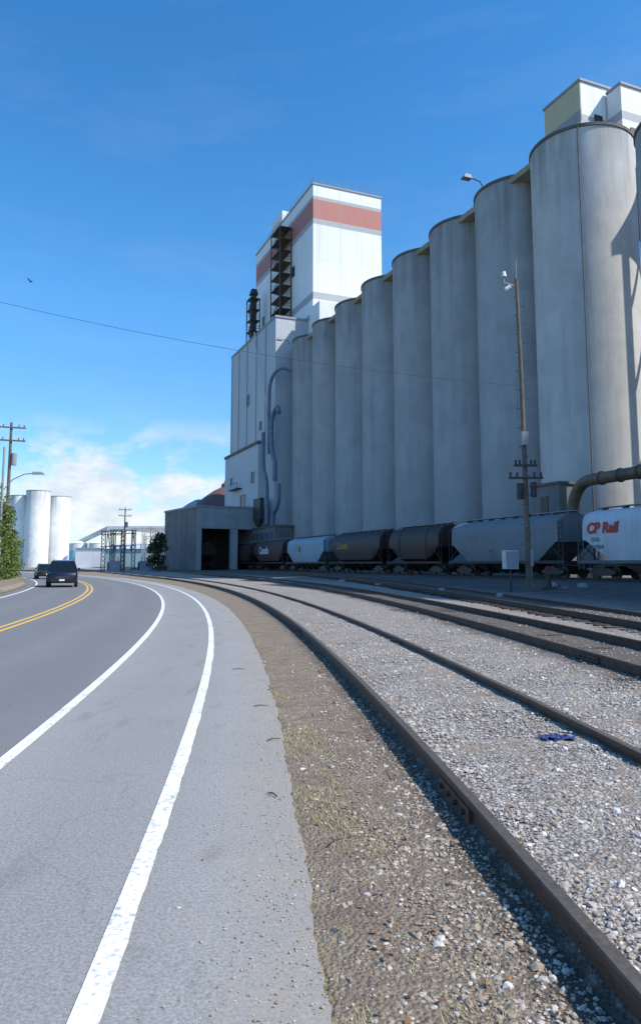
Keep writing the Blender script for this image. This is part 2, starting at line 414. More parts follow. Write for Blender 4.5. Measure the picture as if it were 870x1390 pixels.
for _ in range(1600):
    y=2.3+(-math.log(1-random.random()*.97))*5; w_=random.uniform(-.9,3.4)
    x=r1(y)+w_; zz=H(x,y)+.02; s=random.uniform(.006,.022); a=random.uniform(0,6.28); c,sn=math.cos(a)*s,math.sin(a)*s
    t=random.uniform(-.4,.4)*s; i=len(V); V+=[(x-c,y-sn,zz),(x+sn*.6,y-c*.6,zz+t),(x+c,y+sn,zz+abs(t)),(x-sn*.6,y+c*.6,zz-t*.3)]; F.append((i,i+1,i+2,i+3))
link(npmesh('leaf_litter',np.array(V),np.array(F),LF),'leaf_litter',kind='stuff')
TWG=pmat('twig_bark',(.10,.065,.04),.9,.3,8)
for (x,y,l,a) in ((-.70,7.9,.16,.2),(-.62,8.9,.2,1.1),(-.28,4.9,.12,2.2),(-.45,6.4,.14,.7),(-1.25,10.6,.2,.1),(.05,4.1,.1,.9)):
    mb=MB(); c_,s_=math.cos(a),math.sin(a)
    mb.tube([(0,0,.008),(l*.35*c_,l*.35*s_+.012,.014),(l*.7*c_+.01,l*.7*s_,.012),(l*c_,l*s_,.006)],[.005,.0045,.004,.002],6)
    mb.tube([(l*.4*c_,l*.4*s_+.01,.012),(l*.55*c_-s_*.05,l*.55*s_+c_*.05,.016)],[.003,.0015],5)
    mb.obj('twig',TWG,smooth=True,loc=(x,y,.004),label='small fallen brown twig on the roadside',cat='twig',group='fallen twigs')
mb=MB(); nx,ny=16,10; vs=[];fs=[]
for i in range(nx):
    for j in range(ny):
        u,v_=i/(nx-1)-.5,j/(ny-1)-.5
        vs.append((u*.25+.02*math.sin(v_*14),v_*.15+.03*math.sin(u*13),.022+.010*math.sin(u*21+v_*9)+.008*math.sin(v_*27-u*8)))
for i in range(nx-1):
    for j in range(ny-1): fs.append((i*ny+j,(i+1)*ny+j,(i+1)*ny+j+1,i*ny+j+1))
mb.add(vs,fs); mb.obj('cloth_rag',pmat('blue_cloth',(.03,.06,.19),.9,.4,20),smooth=True,loc=(1.92,6.15,.075),rz=.2,label='crumpled blue cloth rag on the track gravel',cat='rag')

# ------------------------------------------------------------------ elevator frame
RZ=rad(22.6); U=Vector((-math.sin(RZ),math.cos(RZ),0)); NN=Vector((math.cos(RZ),math.sin(RZ),0))
def P_(a,d,z=0): p=U*a+NN*d; return (p.x,p.y,z)
ST=38.2
def silo_mat(name,base=(.40,.41,.415),topz=38,sk=1.0):
    m,nt,b=newmat(name); v=objc(nt)
    ri=N(nt,'ShaderNodeObjectInfo').outputs['Random']
    va=N(nt,'ShaderNodeVectorMath',operation='ADD'); L(nt,v,va.inputs[0])
    cb=N(nt,'ShaderNodeCombineXYZ'); L(nt,math_(nt,'MULTIPLY',ri,80),cb.inputs[0]); L(nt,math_(nt,'MULTIPLY',ri,37),cb.inputs[1]); L(nt,cb.outputs[0],va.inputs[1]); vv=va.outputs[0]
    c=mix(nt,mrange(nt,noise(nt,vv,.35,6,.6),.3,.7),sc(base,.86),sc(base,1.08))
    st=noise(nt,mapping(nt,vv,(1,1,.07)),.7,7,.62)
    c=mix(nt,math_(nt,'MULTIPLY',mrange(nt,st,.50,.74),.34*sk),c,sc(base,.42))
    st2=noise(nt,mapping(nt,vv,(1,1,.02)),2.6,4,.6)
    c=mix(nt,math_(nt,'MULTIPLY',mrange(nt,st2,.64,.72),.26*sk),c,sc(base,.3))
    blot=noise(nt,mapping(nt,vv,(1,1,.5)),.6,8,.72)
    c=mix(nt,math_(nt,'MULTIPLY',mrange(nt,blot,.50,.60),.26),c,sc(base,.66))
    sx=N(nt,'ShaderNodeSeparateXYZ'); L(nt,v,sx.inputs[0])
    fr=math_(nt,'FRACT',math_(nt,'MULTIPLY',sx.outputs[2],1/1.35))
    c=mix(nt,math_(nt,'MULTIPLY',mrange(nt,fr,.05,.0),.12),c,(.18,.18,.18))
    top=math_(nt,'MULTIPLY',mrange(nt,sx.outputs[2],topz-8,topz),mrange(nt,st,.38,.6))
    c=mix(nt,math_(nt,'MULTIPLY',top,.45),c,(.12,.118,.11))
    low=math_(nt,'MULTIPLY',mrange(nt,sx.outputs[2],14,2),mrange(nt,noise(nt,vv,.7,6,.7),.4,.65))
    c=mix(nt,math_(nt,'MULTIPLY',low,.35),c,(.20,.19,.17))
    L(nt,c,b.inputs['Base Color']); b.inputs['Roughness'].default_value=.95; b.inputs['Specular IOR Level'].default_value=.2
    bump(nt,b,noise(nt,vv,2.5,5,.6),.2,.05); return m
SIL=silo_mat('weathered_painted_concrete'); RIM=pmat('roof_edge_dark',(.12,.11,.10),.8,.3,1)
SIL2=silo_mat('sunlit_tone_concrete',(.58,.565,.54),38,1.1)  # paler silo concrete, sunlit brightness put into the base colour
def make_silo(loc,r=4.46,h=ST,label='tall weathered white concrete grain silo beside the tracks',mat=SIL,group='row of grain silos',rim=RIM):
    t=thing('grain_silo',label,'silo',loc,RZ,group)
    seg=96; mb=MB(); zs=[-.5]+[h*i/8 for i in range(1,9)]
    vs=[];fs=[]
    for z_ in zs:
        for i in range(seg): a=2*math.pi*i/seg; vs.append((r*math.cos(a),r*math.sin(a),z_))
    for j in range(len(zs)-1):
        for i in range(seg): fs.append((j*seg+i,j*seg+(i+1)%seg,(j+1)*seg+(i+1)%seg,(j+1)*seg+i))
    mb.add(vs,fs); mb.obj('wall',mat,t,smooth=True)
    mb=MB(); mb.cyl((0,0,h+.002),(0,0,h+.28),r+.10,seg=64); mb.obj('roof_slab',rim,t,smooth=True)
    return t
base=make_silo(P_(57.7,46,.4))
for n in range(2,8): dup(base,P_(48.8+8.9*n,46,.4))
s8=make_silo(P_(48.8,46,.4),mat=SIL2,label='partly sunlit tall concrete silo with added dark shade line')
a8=rad(-113-22.6)
mb=MB(); mb.cyl((4.53*math.cos(a8),4.53*math.sin(a8),0),(4.53*math.cos(a8),4.53*math.sin(a8),ST),.06,seg=8); mb.obj('conduit_or_shade_line',pmat('shade_line_dark',(.16,.155,.145),.8,.2,1),s8)  # thin dark line drawn where the silo's lit side meets its shade
s9=make_silo(P_(36.1,45.5,.4),h=33.2,label='slightly lower weathered concrete silo beside the tracks'); dup(s9,P_(27.2,45.5,.4))
TAN=pmat('tan_roof_soffit',(.34,.29,.20),.85,.25,.8,streak=.4)
PNL=pmat('off_white_panel',(.74,.75,.76),.6,.06,.3,streak=.25,stain=(.35,.36,.38))
GRY=pmat('grey_panel',(.30,.32,.34),.7,.1,.4,streak=.3,stain=(.15,.15,.16))
DRK=pmat('dark_opening',(.012,.013,.015),.4,.2,1)
BRN=pmat('brown_steel',(.10,.07,.055),.7,.3,1.5)
t=thing('roof_gallery','low tan gallery running along the silo roofs','gallery',P_(0,0),RZ)
mb=MB(); mb.box(42.6,49.5,48.8,115,ST-.2,ST+.39); mb.obj('deck_slab',TAN,t)
mb=MB(); mb.box(46.5,52,60,112,ST+.7,ST+2.9); mb.obj('gallery_wall',TAN,t)
mb=MB(); mb.box(46.2,52.3,59.7,112.3,ST+2.9,ST+3.15); mb.obj('gallery_roof',RIM,t)

def stripe_mat(name,bands,base,rib=1.1,line=.22):
    m,nt,b=newmat(name); v=objc(nt); sx=N(nt,'ShaderNodeSeparateXYZ'); L(nt,v,sx.inputs[0])
    z_=sx.outputs[2]
    c=mix(nt,mrange(nt,noise(nt,v,.25,5),.3,.7),sc(base,.94),sc(base,1.04))
    for (a,bb,col) in bands:
        f=math_(nt,'MULTIPLY',math_(nt,'GREATER_THAN',z_,a),math_(nt,'LESS_THAN',z_,bb))
        c=mix(nt,f,c,col)
    xy=math_(nt,'ADD',sx.outputs[0],sx.outputs[1])
    fr=math_(nt,'FRACT',math_(nt,'MULTIPLY',xy,1/rib))
    c=mix(nt,math_(nt,'MULTIPLY',mrange(nt,fr,.10,.0),line),c,(.25,.26,.28))
    fz=math_(nt,'FRACT',math_(nt,'MULTIPLY',z_,1/6.1))
    c=mix(nt,math_(nt,'MULTIPLY',mrange(nt,fz,.02,.0),.3),c,(.3,.31,.33))
    st=noise(nt,mapping(nt,v,(1,1,.05)),1.2,6,.6)
    c=mix(nt,math_(nt,'MULTIPLY',mrange(nt,st,.52,.75),.3),c,(.3,.3,.3))
    L(nt,c,b.inputs['Base Color']); b.inputs['Roughness'].default_value=.65
    w_=math_(nt,'SINE',math_(nt,'MULTIPLY',xy,2*math.pi/.35)); bump(nt,b,w_,.25,.03)
    return m
RED=(.46,.17,.14); GB=(.40,.41,.42)
TW=stripe_mat('tower_cladding',[(62.2,65.8,RED),(61.2,62.2,GB),(65.8,66.4,GB),(47.4,48.7,GB),(44,45,GB)],(.82,.83,.83))
t=thing('workhouse_tower','tall white clad elevator tower with red band','tower',P_(0,0),RZ)
mb=MB(); mb.box(46,59.5,113.9,147,ST,68.5); mb.obj('wall',TW,t)
mb=MB(); mb.box(45.85,59.65,113.75,147.15,68.5,68.8); mb.obj('roof',GRY,t)
mb=MB()
for i in range(20):
    y=114+i*1.72; mb.cyl((46.1,y,68.8),(46.1,y,69.9),.03,seg=5)
for i in range(9): mb.cyl((46.1+i*1.65,114,68.8),(46.1+i*1.65,114,69.9),.03,seg=5)
for z_ in (69.35,69.9):
    mb.cyl((46.1,114,z_),(46.1,146.8,z_),.03,seg=5); mb.cyl((46.1,114,z_),(59.3,114,z_),.03,seg=5)
mb.obj('railing',GRY,t)
mb=MB(); mb.box(46.3,49.5,131,137.5,68.8,71.6); mb.obj('roof_penthouse',PNL,t)
for q in ((123,124.3,55,57),(141,142.3,51,53)):
    mb=MB(); mb.box(45.93,46.1,*q); mb.obj('window',DRK,t)
mb=MB(); mb.box(45.4,58,109.5,113.89,ST+.4,45.5); mb.obj('lower_annex',PNL,t)
def lattice(name,label,loc,wx,wy,z0,z1,n,mat,parent=None,cat='stair tower'):
    t=thing(name,label,cat,loc,RZ)
    for x in (0,wx):
        for y in (0,wy):
            mb=MB(); mb.box(x-.09,x+.09,y-.09,y+.09,z0,z1); mb.obj('post',mat,t)
    hz=(z1-z0)/n
    for i in range(n+1):
        mb=MB(); z_=z0+i*hz
        mb.box(-.1,wx+.1,-.1,wy+.1,z_-.06,z_+.02)
        if i<n:
            for zz in (.55,1.05): mb.cyl((0,0,z_+zz),(0,wy,z_+zz),.035,seg=4); mb.cyl((0,0,z_+zz),(wx,0,z_+zz),.035,seg=4)
            mb.cyl((0,0,z_),(0,wy,z_+hz),.04,seg=4)
        mb.obj('landing',mat,t)
    for i in range(n):
        mb=MB(); z_=z0+i*hz; a,b_=(0.2,wy-.2) if i%2 else (wy-.2,.2)
        for xx in (.3,wx*.5):
            mb.cyl((xx,a,z_),(xx,b_,z_+hz),.09,seg=4)
        for k in range(8):
            f=k/8; mb.box(.3,wx*.5,a+(b_-a)*f-.12,a+(b_-a)*f+.12,z_+hz*f,z_+hz*f+.04)
        mb.obj('stair_flight',mat,t)
    return t
lattice('steel_stair_tower','brown steel zigzag stair tower on the white tower',P_(124.5,43.6),2.2,5.2,44.4,65,9,BRN)
lattice('steel_leg_frame','dark steel bucket elevator frame on the block roof',P_(139.5,42.5),2,2.6,44.4,56,5,BRN,cat='steel frame')
mb=MB(); mb.box(.5,1.5,.6,1.6,44.4,57); mb.frus(.2,1.8,.3,1.9,57,.5,1.5,.6,1.6,58.2); mb.obj('bucket_elevator',STEEL,loc=P_(139.5,42.5),rz=RZ,label='dark boxed bucket elevator inside the roof frame',cat='bucket elevator')

BLK=stripe_mat('block_cladding',[(0,2,(.2,.2,.2))],(.48,.51,.54),rib=2.4,line=.12)
SEAM=pmat('seam_strip',(.36,.39,.42),.7,.1,.4)
t=thing('workhouse_block','large pale clad elevator building with ducts','building',P_(0,0),RZ)
mb=MB(); mb.box(40,64,116.2,144,-.5,44); mb.obj('wall',BLK,t)
mb=MB(); mb.box(39.85,64.2,116.05,144.15,44,44.35); mb.obj('roof',GRY,t)
mb=MB(); mb.box(38.9,39.99,122,144,.0,22.6); mb.obj('lower_wall',BLK,t)
mb=MB(); mb.box(38.7,39.995,121.8,144.2,22.6,23.1); mb.obj('ledge',RIM,t)
for y in (121.5,127,132.8,138.4,143.7):
    mb=MB(); mb.box(39.86,39.998,y-.09,y+.09,23.1,43.98); mb.obj('pilaster',SEAM,t)
for (y,z_,w_,h_) in ((132,31.5,1.6,2),(125,16,1.6,1.8),(131,12,3,2.2),(139,17,1.2,1.2),(124,25.5,1,1.4)):
    mb=MB(); x0=38.85 if z_<22 else 39.95; mb.box(x0,x0+.2,y-w_/2,y+w_/2,z_,z_+h_); o=mb.obj('window',DRK,t)
    mb=MB()
    for a in (-1,1): mb.box(x0-.08,x0+.1,y+a*w_/2-.06,y+a*w_/2+.06,z_,z_+h_)
    mb.box(x0-.1,x0+.1,y-w_/2-.1,y+w_/2+.1,z_+h_,z_+h_+.1); mb.box(x0-.1,x0+.1,y-w_/2-.1,y+w_/2+.1,z_-.1,z_)
    mb.obj('window_frame',GRY,o)
mb=MB(); mb.box(37.9,38.89,124,131,10.5,10.7)
for y in (124,126.3,128.6,131): mb.cyl((37.95,y,10.7),(37.95,y,11.7),.04,seg=4)
mb.cyl((37.95,124,11.7),(37.95,131,11.7),.04,seg=4)
mb.obj('balcony',STEEL,t)
mb=MB(); mb.box(37.9,38.89,132,138,15.5,15.7)
for y in (132,134,136,138): mb.cyl((37.95,y,15.7),(37.95,y,16.7),.04,seg=4)
mb.cyl((37.95,132,16.7),(37.95,138,16.7),.04,seg=4)
mb.obj('balcony',STEEL,t)
DUC=pmat('blue_duct_paint',(.15,.20,.27),.6,.15,1,streak=.3)
PALE=pmat('pale_pipe_paint',(.55,.57,.58),.5,.1,1)
def duct(pts,r,label,flz=(),mat=None,group='blue dust extraction ducts'):
    P=[Vector(p) for p in pts]; P=[P[0]*2-P[1]]+P+[P[-1]*2-P[-2]]; out=[]
    for i in range(1,len(P)-2):
        for k in range(6):
            u=k/6; a,b,c,d=P[i-1],P[i],P[i+1],P[i+2]
            out.append(.5*((2*b)+(c-a)*u+(2*a-5*b+4*c-d)*u*u+(3*b-a-3*c+d)*u**3))
    out.append(P[-2])
    t=thing('dust_duct',label,'duct',P_(0,0),RZ,group)
    mb=MB(); mb.tube(out,r,14); mb.obj('duct_pipe',mat or DUC,t,smooth=True)
    for (x,y,z_) in flz:
        mb=MB(); mb.cyl((x,y,z_),(x,y,z_+.18),r*1.28,seg=16); mb.obj('duct_flange',GRY,t)
duct([(41.5,112.6,33.6),(40.3,113.3,34.2),(39.3,114.6,33.6),(38.9,115.8,31.8),(38.9,116.2,29),(38.9,116.2,25),(38.9,116.2,20)],.29,'tall inverted blue duct joining the first silo',((38.9,116.2,27),(38.9,116.2,22)))
duct([(39.1,111.6,26.2),(39.1,112.6,27.3),(39.1,114,26.8),(39.0,115,25.2),(39.0,115,22),(39.0,114.4,19.5),(39.0,113.4,18.2),(39.0,113.3,15)],.38,'thick looping blue duct in mid height',((39.0,115,23.4),))
duct([(38.7,118.6,24),(38.7,118.6,20),(38.7,118.2,17.5),(38.7,117,16),(38.7,116.4,14),(38.7,116.4,10),(38.7,116.4,8)],.34,'blue duct stepping down to the annex roof',((38.7,118.6,21),(38.7,116.4,11.5)))
duct([(39.3,112.2,14.5),(39.3,112.2,12),(39.3,113.2,10.5),(39.3,114.6,9.8),(39.3,115.2,8)],.36,'short lower blue duct elbow above annex')
duct([(39.5,127,44.5),(39.5,126.5,42),(39.4,124,38),(39.2,120.5,33),(39.0,118,28.5),(38.95,117.4,24)],.11,'slender pale pipe crossing the clad wall diagonally',(),PALE,'pale spout pipes')
t=thing('dust_collector','dark dust collector housing with hopper at block foot','dust collector',P_(0,0),RZ)
mb=MB(); mb.box(37.9,38.6,117.6,121.5,9.0,12.6); mb.obj('housing',STEEL,t)
mb=MB(); mb.frus(38.1,38.5,119,120,7.72,37.9,38.6,117.6,121.5,8.998); mb.obj('hopper',STEEL,t)
t=thing('trackside_annex','low dark trackside annex with window strip','building',P_(0,0),RZ)
CON=pmat('grey_concrete',(.18,.18,.175),.85,.2,.5,streak=.4,stain=(.08,.08,.08),bmp=.2)
mb=MB(); mb.box(38.3,41.4,111,123.5,0,7.4); mb.obj('wall',CON,t); mb=MB(); mb.box(38.1,41.5,110.8,123.7,7.4,7.7); mb.obj('roof',RIM,t)
AG=pmat('annex_glass',(.10,.13,.16),.2,.2,1)
for k in range(5):
    mb=MB(); mb.box(38.24,38.35,112+k*2.3,113.7+k*2.3,5.2,6.6); mb.obj('window',AG,t)

HH=stripe_mat('headhouse_cladding',[(ST+.5,40.6,GB),(45.0,45.9,GB)],(.80,.81,.81),rib=.9)
HT=stripe_mat('headhouse_tan',[(ST,41.3,(.30,.31,.32)),(45.2,46.4,(.30,.31,.32))],(.56,.49,.31),rib=.9)
t=thing('roof_headhouse','white corrugated headhouse with tan side on silo roof','roof building',P_(0,0),RZ)
mb=MB(); mb.box(50.0,55.6,52.7,58,ST+.41,49.4); mb.obj('wall',HH,t)
mb=MB(); mb.box(49.9,49.998,52.72,57.98,ST+.41,49.38); mb.obj('side_cladding',HT,t)
mb=MB(); mb.box(49.8,55.75,52.55,58.15,49.4,49.65); mb.obj('roof',GRY,t)
mb=MB(); mb.box(51.6,52.6,52.6,52.75,45,46.2); mb.obj('window',DRK,t)
mb=MB(); mb.box(49.55,64.2,50.2,58.2,ST,ST+.4); mb.obj('floor_slab',CON,t)
for (x,y) in ((51,56),(59,56),(59,51.5)):
    mb=MB(); mb.box(x-.4,x+.4,y-.4,y+.4,-.3,ST-.01); mb.obj('support_column',CON,t)
t=thing('roof_headhouse','stepped white headhouse with small windows adjoining','roof building',P_(0,0),RZ)
mb=MB(); mb.box(53.2,64,50.7,52.54,ST+.41,48.6); mb.obj('wall',HH,t)
mb=MB(); mb.box(53.05,64.15,50.55,52.545,48.6,48.85); mb.obj('roof',GRY,t)
for x in (54.2,56.2,58.2):
    mb=MB(); mb.box(x,x+1.0,50.62,50.72,43.2,44.3); mb.obj('window',DRK,t)
t=thing('shadow_deck','added walkway deck on braced steel columns','shadowcaster',P_(0,0),RZ)  # added deck and braces, kept to cast a shadow band on the sunlit silo
HB=37.0
mb=MB(); mb.box(51.8,60.2,37.8,50.1,HB,HB+1.2); mb.obj('deck',CON,t)
for (x,y) in ((52.4,38.4),(52.4,44.3),(59.5,38.4),(59.5,49.6),(52.6,49.6)):
    mb=MB(); mb.box(x-.22,x+.22,y-.22,y+.22,-.3,HB-.01); mb.obj('support_column',CON,t)
for z_ in (31,24,17):
    mb=MB(); mb.cyl((52.4,38.4,z_),(52.4,44.3,z_+5.5),.22,seg=6); mb.cyl((52.4,44.3,z_+5.5),(52.6,49.6,z_),.22,seg=6); mb.obj('cross_brace',STEEL,t)
t=thing('elevator_annex_building','long concrete elevator building continuing the silo row','building',P_(0,0),RZ)
mb=MB(); mb.box(43,60,-75,22.5,-.5,ST+.4); mb.obj('wall',BLK,t)
mb=MB(); mb.box(42.8,60.2,-75.2,22.7,ST+.4,ST+.8); mb.obj('roof',RIM,t)
def flood(loc,rz,label,k=1):
    t=thing('floodlight',label,'floodlight',loc,rz)
    mb=MB(); mb.tube([(0,0,0),(-.4,0,.6),(-1.6*k,0,.8)],.06,6); mb.obj('bracket_arm',STEEL,t)
    mb=MB(); mb.frus(-2.5*k,-1.5*k,-.35,.35,.55,-2.2*k,-1.6*k,-.2,.2,1.0); mb.obj('lamp_head',GRY,t)
flood(P_(57.6,41.6,ST+.6),RZ,'grey floodlight on arm at silo roof edge'); flood(P_(114.4,42.0,ST+.6),RZ,'small floodlight at the far silo rim')

PIP=pmat('rusty_tan_pipe',(.15,.105,.065),.6,.3,1,streak=.4,stain=(.045,.03,.022))
t=thing('spout_pipe','large rusty corrugated pipe bending down behind hopper cars','pipe',P_(0,0),RZ)
pts=[(40.0,44.9,2.5),(40.0,44.9,5.5)]+[(40.0,42.9+2.0*math.cos(a),5.5+2.3*math.sin(a)) for a in [math.pi/2*i/8 for i in range(1,9)]]+[(40.0,20,8.1)]
mb=MB(); mb.tube(pts,.45,18); mb.obj('pipe_run',PIP,t,smooth=True)
for i in range(10):
    mb=MB(); mb.cyl((40,41.8-i*1.8,7.81+.024*i),(40,41.65-i*1.8,7.812+.024*i),.52,seg=18); mb.obj('pipe_band',BRN,t,smooth=True)
for i in range(3):
    mb=MB(); mb.box(39.9,40.1,36.9-i*6,37.1-i*6,.1,7.5); mb.obj('pipe_support',STEEL,t)
t=thing('silo_base_hut','small concrete hut at the silo base','hut',P_(0,0),RZ)
mb=MB(); mb.box(40.2,42.4,46.6,50,0,7.9); mb.obj('wall',CON,t); mb=MB(); mb.box(40.05,42.5,46.45,50.15,7.9,8.1); mb.obj('roof',RIM,t)
mb=MB(); mb.box(40.14,40.22,48,48.9,5.6,7.0); mb.obj('window',DRK,t)

# ------------------------------------------------------------------ shed
SRZ=rad(30); t=thing('loading_shed','grey concrete loading shed with two rail doors','shed',(-20.8,123,.3),SRZ)
SW=pmat('shed_wall',(.17,.168,.165),.85,.2,.5,streak=.4,stain=(.08,.075,.07),bmp=.2)
W=13.8;D=17;hh=10.7
mb=MB(); mb.box(0,.9,0,.5,0,hh-3.6); mb.box(6.1,7.5,0,.5,0,hh-3.6); mb.box(12.9,W,0,.5,0,hh-3.6)
mb.box(0,W,0.0,.5,hh-3.6,hh-.001); mb.box(0,.4,.501,D,0,hh); mb.box(W-.4,W,.501,D,0,hh); mb.box(.401,W-.401,D-.4,D,0,hh)
mb.obj('wall',SW,t)
BAND=pmat('shed_band',(.36,.37,.38),.8,.12,.5,streak=.3,stain=(.16,.16,.16))
mb=MB(); mb.box(-.03,W+.03,-.05,-.004,hh-3.55,hh-.01); mb.obj('facade_band',BAND,t)
for q in ((0,.9),(6.1,7.5),(12.9,W)):
    mb=MB(); mb.box(q[0]+.02,q[1]-.02,-.05,-.004,0,hh-3.62); mb.obj('door_pier',BAND,t)
mb=MB(); mb.box(-.15,W+.15,-.15,D+.15,hh,hh+.35); mb.obj('roof',pmat('shed_fascia',(.26,.28,.30),.7,.1,.5),t)
mb=MB(); mb.box(-.04,W+.04,-.09,-.052,hh-3.6,hh-3.35); mb.obj('door_lintel',GRY,t)

t=thing('storage_tank','round storage tank with rust-brown domed roof','tank',(-22.5,171,0),0)
TKW=pmat('tank_wall',(.12,.10,.09),.7,.2,.5)
mb=MB(); mb.cyl((0,0,0),(0,0,14.6),7.2,seg=48,cap=False); mb.obj('wall',TKW,t,smooth=True)
mb=MB(); pr=[(7.5,14.5),(6.2,15.7),(4.4,17.2),(2.5,18.5),(.9,19.3)]
for (ra,za),(rb,zb_) in zip(pr[:-1],pr[1:]): mb.cyl((0,0,za),(0,0,zb_),ra,rb,seg=32,cap=False)
mb.obj('roof',pmat('tank_roof_brown',(.15,.075,.06),.6,.2,.5,streak=.3),t,smooth=True)
mb=MB(); mb.cyl((0,0,19.2),(0,0,20.2),.9,.7,seg=16); mb.obj('roof_vent',BRN,t)
t=thing('storage_tank','lower blue-roofed round storage tank beside shed','tank',(-29.2,176,0),0)
mb=MB(); mb.cyl((0,0,0),(0,0,14.0),4.6,seg=48,cap=False); mb.obj('wall',TKW,t,smooth=True)
mb=MB(); pr=[(4.9,13.9),(4.0,14.9),(2.6,15.9),(1.2,16.7),(.5,16.9)]
for (ra,za),(rb,zb_) in zip(pr[:-1],pr[1:]): mb.cyl((0,0,za),(0,0,zb_),ra,rb,seg=32,cap=False)
mb.obj('roof',pmat('tank_roof_blue',(.05,.09,.17),.5,.2,.5),t,smooth=True)

# ------------------------------------------------------------------ hopper cars
WH=pmat('railcar_wheel',(.04,.03,.025),.6,.3,4)
def textmesh(body,size,x,y,z_,mat,parent,name='lettering',shear=0,bold=0.0):
    cu=bpy.data.curves.new('t','FONT'); cu.body=body; cu.size=size; cu.shear=shear; cu.offset=bold; cu.extrude=.004
    o=bpy.data.objects.new('t',cu); COL.objects.link(o); bpy.context.view_layer.update()
    me=bpy.data.meshes.new_from_object(o.evaluated_get(bpy.context.evaluated_depsgraph_get()))
    bpy.data.objects.remove(o); me.name=name
    for v in me.vertices: tx,ty,tz=v.co; v.co=(x-tz,y-tx,z_+ty)
    me.materials.clear(); me.materials.append(mat); return link(me,name,parent)
def paintcar(name,c,d=.35): 
    return pmat(name,c,.6,.12,.6,streak=d,stain=sc(c,.35),fine=.15)
def railcar(s,Lc,col,label,round_=False,loc=None,rz=None,hgt=4.5,lowcol=None):
    ang=math.atan(.39)
    if loc is None:
        y=45+s*math.cos(ang); x=tc4(y); loc=(x,y,H(x,y)+.085); rz=ang
    t=thing('hopper_railcar',label,'railway car',loc,rz,'hopper cars parked along the silos')
    hl=Lc/2-.35; mat=paintcar('car_paint_'+str(len(bpy.data.materials)),col)
    lmat=paintcar('car_lower_'+str(len(bpy.data.materials)),lowcol or sc(col,.4)) 
    if round_: half=[(.9,1.15),(1.38,1.45),(1.53,2.2),(1.56,2.9),(1.5,3.5),(1.3,4.0),(.9,4.33),(.4,4.47)]
    else: half=[(1.45,1.15),(1.5,1.3),(1.52,2.3),(1.52,3.3),(1.48,3.85),(1.25,4.15),(.8,4.35),(.4,4.45)]
    half=[(a,min(b,9)*hgt/4.5) for a,b in half]
    sec=[(-a,b) for a,b in reversed(half)]+half
    def zb(y):
        q=(abs(y)-(hl-2.9))/2.1
        return 1.15+max(0,min(1,q))*1.35
    secs=[]
    for y in (-hl+.55,-hl+.8,-hl+1.9,-hl+2.9,-hl/2,0,hl/2,hl-2.9,hl-1.9,hl-.8,hl-.55):
        secs.append([(a,y,max(b,zb(y)+(b-1.15)*.02)) for a,b in sec])
    mb=MB(); mb.loft(secs); mb.obj('body',mat,t,smooth=True)
    mb=MB()
    for q in (-1,1): mb.box(q*1.50-.05,q*1.50+.05,-hl,hl,1.02,1.22)
    mb.box(-1.5,1.5,-hl,-hl+.18,.95,1.2); mb.box(-1.5,1.5,hl-.18,hl,.95,1.2); mb.box(-.25,.25,-hl,hl,.85,1.1)
    mb.obj('underframe',lmat,t)
    nb=3 if Lc<15 else 4; span=2*hl-6.6
    for i in range(nb):
        yc=-span/2+span*(i+.5)/nb; wv=span/nb*.47
        mb=MB(); mb.frus(-.5,.5,yc-.28,yc+.28,.35,-1.4,1.4,yc-wv,yc+wv,1.14); mb.box(-.6,.6,yc-.34,yc+.34,.25,.35); mb.obj('hopper_bay',lmat,t)
    mb=MB(); mb.box(-.35,.35,-hl+.3,hl-.3,4.62*hgt/4.5,4.67*hgt/4.5)
    for i in range(9): y=-hl+1+i*(2*hl-2)/8; mb.box(-.3,.3,y-.03,y+.03,4.42*hgt/4.5,4.62*hgt/4.5)
    mb.obj('running_board',GRY,t)
    for q in (-1,1):
        for e in (-1,1):
            mb=MB(); y=e*(hl-.1); y2=e*(hl-.55)
            for yy in (y,y2): mb.box(q*1.5-.02,q*1.5+.02,yy-.02,yy+.02,.6,4.0)
            for k in range(9): mb.cyl((q*1.5,y,.75+k*.38),(q*1.5,y2,.75+k*.38),.017,seg=4)
            mb.cyl((q*1.45,y,1.2),(q*1.45,e*(hl-2.2),2.9),.05,seg=6)
            mb.obj('end_ladder',lmat,t)
    for e in (-1,1):
        yc=e*(hl-1.75)
        mb=MB()
        for q in (-1,1):
            mb.loft([[(q*xx,yc-1.15,.38),(q*xx,yc-1.15,.55),(q*xx,yc-.5,.72),(q*xx,yc+.5,.72),(q*xx,yc+1.15,.55),(q*xx,yc+1.15,.38),(q*xx,yc+.45,.25),(q*xx,yc-.45,.25)] for xx in (.98,1.12)])
        mb.box(-1.1,1.1,yc-.2,yc+.2,.45,.85); tr=mb.obj('truck',STEEL,t)
        for ay in (-.87,.87):
            for q in (-1,1):
                mb=MB(); mb.cyl((q*.70,yc+ay,.42),(q*.83,yc+ay,.42),.42,seg=24); mb.cyl((q*.83,yc+ay,.42),(q*.97,yc+ay,.42),.14,seg=10); mb.obj('wheel',WH,tr,smooth=True)
        mb=MB(); mb.box(-.12,.12,e*hl if e>0 else -hl-.45,hl+.45 if e>0 else -hl,.78,1.0); mb.box(-.2,.2,e*(hl+.33)-.1,e*(hl+.33)+.1,.72,1.05); mb.obj('coupler',STEEL,t)
    return t,hl
REDP=pmat('red_lettering',(.5,.02,.03),.5,.05,1); BLKP=pmat('dark_lettering',(.04,.04,.05),.6,.05,1); WHP=pmat('white_lettering',(.75,.75,.74),.6,.05,1)
FADE=pmat('faded_lettering',(.18,.19,.21),.6,.05,1)
YLP=pmat('yellow_logo',(.6,.42,.05),.6,.05,1); BLP=pmat('blue_logo',(.05,.12,.35),.6,.05,1)
